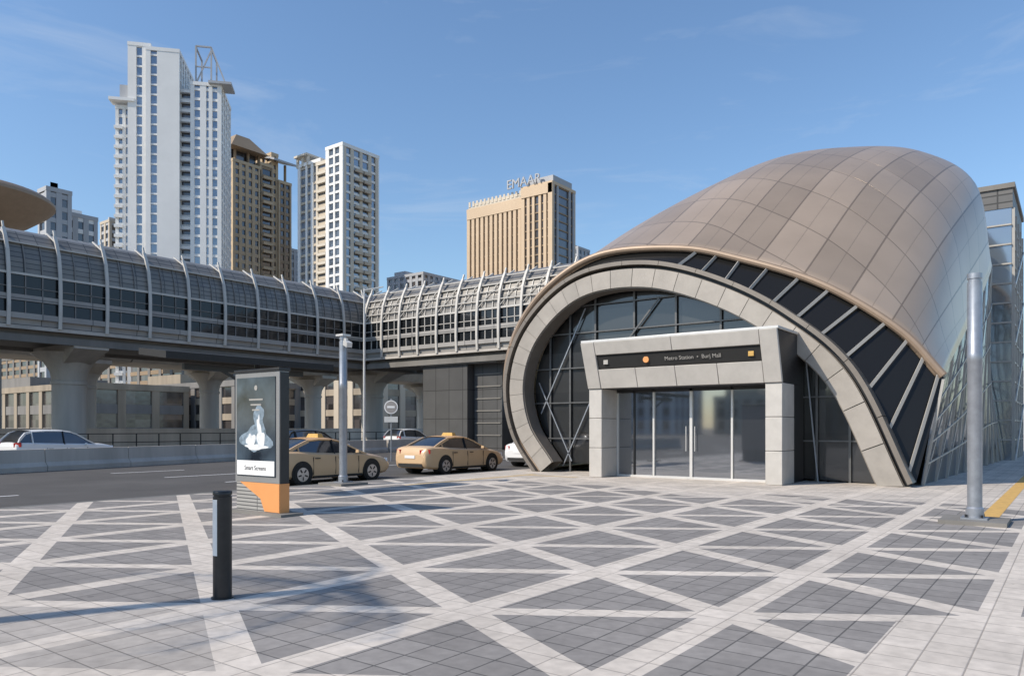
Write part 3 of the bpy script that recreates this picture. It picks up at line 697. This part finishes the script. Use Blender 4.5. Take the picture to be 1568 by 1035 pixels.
b.beam((-16.8,11.5,2.6),(-16.8,10.4,3.1),.06,.06,'dark'); b.build('taxi_shelter')
b=MB(); x,y=-29.0,28.0
b.cyl((x,y,-.12),(x,y,3.2),.04,.04,'steel',10)
nrm=Vector((.6,-.8,0)).normalized(); c=Vector((x,y,2.75))+nrm*.06
M['signred']=mat('sign_grey',(.30,.28,.27),.5,var=.1)
b.cyl(c,c+nrm*.02,.36,.36,'white',28); b.cyl(c+nrm*.02,c+nrm*.026,.31,.31,'signred',28)
t=Vector((.8,.6,0)); q=c+nrm*.03; b.beam(q-t*.2,q+t*.2,.02,.11,'white'); q=Vector((x,y,2.1))+nrm*.06; b.beam(q-t*.36,q+t*.36,.02,.3,'alu')
b.build('traffic_sign')

# ------------------------------------------------------------------ cars
def car(name,x,y,heading,paint,kind='sedan',roofsign=False,z=-.12,roofpaint=None):
    e=empty(name,(x,y,z),heading); b=MB()
    if kind=='sedan':
        st=[(-2.43,.45,.74,.68),(-2.40,.34,.90,.78),(-2.30,.25,1.01,.85),(-2.05,.21,1.06,.90),(-1.5,.19,1.05,.92),(-.8,.18,1.0,.925),(0,.18,.97,.925),(.7,.18,.955,.925),(1.15,.19,.94,.915),(1.6,.20,.88,.90),(2.0,.22,.80,.87),(2.25,.26,.72,.81),(2.38,.32,.64,.74),(2.44,.4,.58,.66)]
        gh=[(1.25,.90,.80,.90),(.95,1.03,.77,.92),(.45,1.28,.68,.92),(.2,1.38,.635,.9),(-.1,1.43,.62,.9),(-.6,1.44,.62,.9),(-1.0,1.40,.62,.9),(-1.45,1.22,.66,.9),(-1.85,1.04,.72,.9)]
        wb=1.42; H=1.44
    else:
        st=[(-2.3,.5,.9,.72),(-2.27,.36,1.05,.82),(-2.15,.28,1.12,.89),(-1.8,.25,1.12,.93),(-.8,.24,1.08,.94),(0,.24,1.06,.94),(.8,.24,1.05,.93),(1.2,.25,1.04,.92),(1.7,.26,1.0,.90),(2.1,.28,.92,.86),(2.28,.34,.82,.78),(2.34,.42,.72,.70)]
        gh=[(1.25,1.0,.82,.98),(.9,1.2,.77,1.),(.45,1.5,.70,1.),(.2,1.6,.665,1.),(-.2,1.66,.65,1.),(-.9,1.67,.65,1.),(-1.6,1.63,.65,1.),(-1.85,1.55,.66,1.),(-2.12,1.25,.74,1.),(-2.2,1.1,.8,1.)]
        wb=1.38; H=1.67
    rows=[]
    for (yy,zb,zt,w_) in st:
        m=(zb+zt)/2
        half=[(0,zb),(w_*.88,zb),(w_*.97,zb+.07),(w_,m-.05),(w_*.995,m+.08),(w_*.95,zt-.07),(w_*.88,zt-.015),(w_*.7,zt+.01),(w_*.35,zt+.025),(0,zt+.03)]
        rows.append([(a,yy,c) for a,c in half]+[(-a,yy,c) for a,c in half[::-1][1:-1]])
    b.grid(rows,paint,closed=True); b.poly(rows[0],paint); b.poly(rows[-1][::-1],paint)
    b.build('body',parent=e)
    b=MB(); rows=[]
    for (yy,zt,w_,zb) in gh:
        wbm=.80 if kind=='sedan' else .84
        t=(zt-zb)/(H-zb)
        half=[(wbm,zb),(wbm-(wbm-w_)*.5,zb+(zt-zb)*.5),(w_+.01,zt-.05*t),(w_-.05,zt-.01),(w_*.5,zt+.012*t),(0,zt+.018*t)]
        rows.append([(a,yy,c) for a,c in half]+[(-a,yy,c) for a,c in half[::-1][1:]])
    b.grid(rows,'carglass'); b.build('glasshouse',parent=e)
    b=MB(); rp=roofpaint or paint
    idx=[i for i,g in enumerate(gh) if g[1]>H-.07]
    rr=[[(a*1.012,yy,c+.012) for a,yy,c in rows[i][2:9]] for i in range(min(idx),max(idx)+1)]
    b.grid(rr,rp)
    for sg in (1,-1):
        def P(ii,k):
            p=rows[ii][k]; return Vector((sg*(p[0]+.012),p[1],p[2]))
        last=len(gh)-1
        for ii in range(0,min(idx)): b.beam(P(ii,2),P(ii+1,2),.04,.05,paint)
        for ii in range(max(idx),last): b.beam(P(ii,2),P(ii+1,2),.05,.10,paint)
        mid=(min(idx)+max(idx))//2
        b.beam(P(mid,0),P(mid,2),.03,.09,'dark')
        if kind!='sedan': b.beam(P(max(idx)-0,0),P(max(idx),2),.03,.14,paint)
        else: b.beam(P(max(idx)+1,0),P(max(idx)+1,2),.03,.08,paint)
        for kk in range(min(idx),max(idx)): b.beam(P(kk,2),P(kk+1,2),.03,.04,rp)
    b.build('roof_and_pillars',parent=e)
    b=MB()
    for sg in (1,-1):
        for yy in (wb,-wb):
            xo=sg*.925 if kind=='sedan' else sg*.945
            b.cyl((xo*.6,yy,.36),(xo*1.004,yy,.36),.385,.385,'black',28)
            b.cyl((xo*.75,yy,.33),(xo*1.02,yy,.33),.33,.32,'black',28)
            b.cyl((xo*1.0,yy,.33),(xo*1.026,yy,.33),.225,.215,'chrome',24)
            for k in range(5):
                t=k*2*math.pi/5+.3; b.beam((xo*1.03,yy+.07*math.cos(t+.6),.33+.07*math.sin(t+.6)),(xo*1.03,yy+.18*math.cos(t+.6),.33+.18*math.sin(t+.6)),.012,.045,'dark')
        b.beam((sg*.86,.80,.99),(sg*.92,.79,1.0),.05,.04,'dark'); b.hexa([(sg*.90,.72,.95),(sg*1.03,.74,.96),(sg*1.02,.82,.97),(sg*.90,.84,.96),(sg*.91,.73,1.06),(sg*1.01,.75,1.05),(sg*1.0,.80,1.04),(sg*.91,.81,1.05)],paint)
        w_=.925 if kind=='sedan' else .94
        b.box(min(sg*w_*.93,sg*(w_+.004)),max(sg*w_*.93,sg*(w_+.004)),-1.0,1.0,.2,.27,'black')
        for yy in (.85,-.12,-1.0): b.box(min(sg*w_*.98,sg*(w_+.003)),max(sg*w_*.98,sg*(w_+.003)),yy-.006,yy+.006,.3,.86,'dark')
        for yy in (.0,-.95): b.box(min(sg*w_*.98,sg*(w_+.02)),max(sg*w_*.98,sg*(w_+.02)),yy+.02,yy+.2,.80,.83,'dark')
        if kind=='sedan':
            b.beam((sg*.50,-2.40,.86),(sg*.86,-2.22,.88),.08,.16,'redlight'); b.beam((sg*.45,2.33,.63),(sg*.78,2.2,.68),.1,.12,'headl')
        else:
            b.beam((sg*.62,-2.28,1.0),(sg*.88,-2.12,1.02),.08,.2,'redlight'); b.beam((sg*.5,2.26,.78),(sg*.82,2.12,.84),.1,.14,'headl')
    zz=.34 if kind=='sedan' else .4
    b.box(-.62,.62,-2.43 if kind=='sedan' else -2.33,-2.3,zz-.05,zz+.08,'black'); b.box(-.26,.26,-2.45 if kind=='sedan' else -2.34,-2.3,.62,.73,'white')
    b.box(-.5,.5,2.3,2.46 if kind=='sedan' else 2.36,.36,.52,'black')
    if roofsign: b.hexa([(-.3,-.35,1.45),(.3,-.35,1.45),(.3,-.1,1.45),(-.3,-.1,1.45),(-.24,-.3,1.58),(.24,-.3,1.58),(.24,-.15,1.58),(-.24,-.15,1.58)],'yellow')
    b.build('wheels_and_details',parent=e)
    return e
car('taxi',-19.95,16.05,0,'taxi',roofsign=True,roofpaint='redroof')
car('taxi',-20.15,22.85,0,'taxi',roofsign=True,roofpaint='redroof')
car('white_car',-20.1,29.7,0,'carwhite')
car('white_suv',-38.6,15.6,R(7),'carwhite','suv')
car('white_suv',-43.4,44,R(4),'carwhite','suv')
car('dark_suv',-32.0,25.0,R(6),'cardark','suv')

# ------------------------------------------------------------------ palm tree outside the frame
M['trunk']=mat('palm_trunk',(.16,.11,.07),.95,var=.3,scale=5,bump=.5)
M['leaf']=mat('palm_leaf',(.07,.11,.035),.6,var=.3,scale=3)
def palm(x,y,h):
    b=MB(); path=[(x+.15*math.sin(k*.5),y,h*k/10) for k in range(11)]
    b.tube(path,[.16-.006*k+.012*(k%2) for k in range(11)],'trunk',12); top=Vector(path[-1])
    for k in range(12):
        a=k*2.4+random.random()*.3; el=random.uniform(.0,1.0); L=random.uniform(1.6,2.2); pts=[]
        for i in range(9):
            s=i/8; r=L*s*math.cos(el*(1-.5*s)); z=L*s*math.sin(el)-1.3*s*s*(1.1-.3*el); pts.append(top+Vector((math.cos(a)*r,math.sin(a)*r,z)))
        b.tube(pts,[.03-.003*i for i in range(9)],'leaf',5)
        for i in range(2,16):
            s=i/16*8; j=int(s); p=pts[j].lerp(pts[min(8,j+1)],s-j); side=Vector((-math.sin(a),math.cos(a),0)); fw=(pts[min(8,j+1)]-pts[max(0,j-1)]).normalized()
            for sg in (1,-1):
                ll=.5*math.sin(min(1,(16-i)/8+.25)*1.5); tip=p+(side*sg+fw*.7).normalized()*ll+Vector((0,0,-.18))
                b.poly([p-fw*.015,p+fw*.03,tip],'leaf')
    b.build('palm_tree')
palm(-10.2,-2.5,7.2)
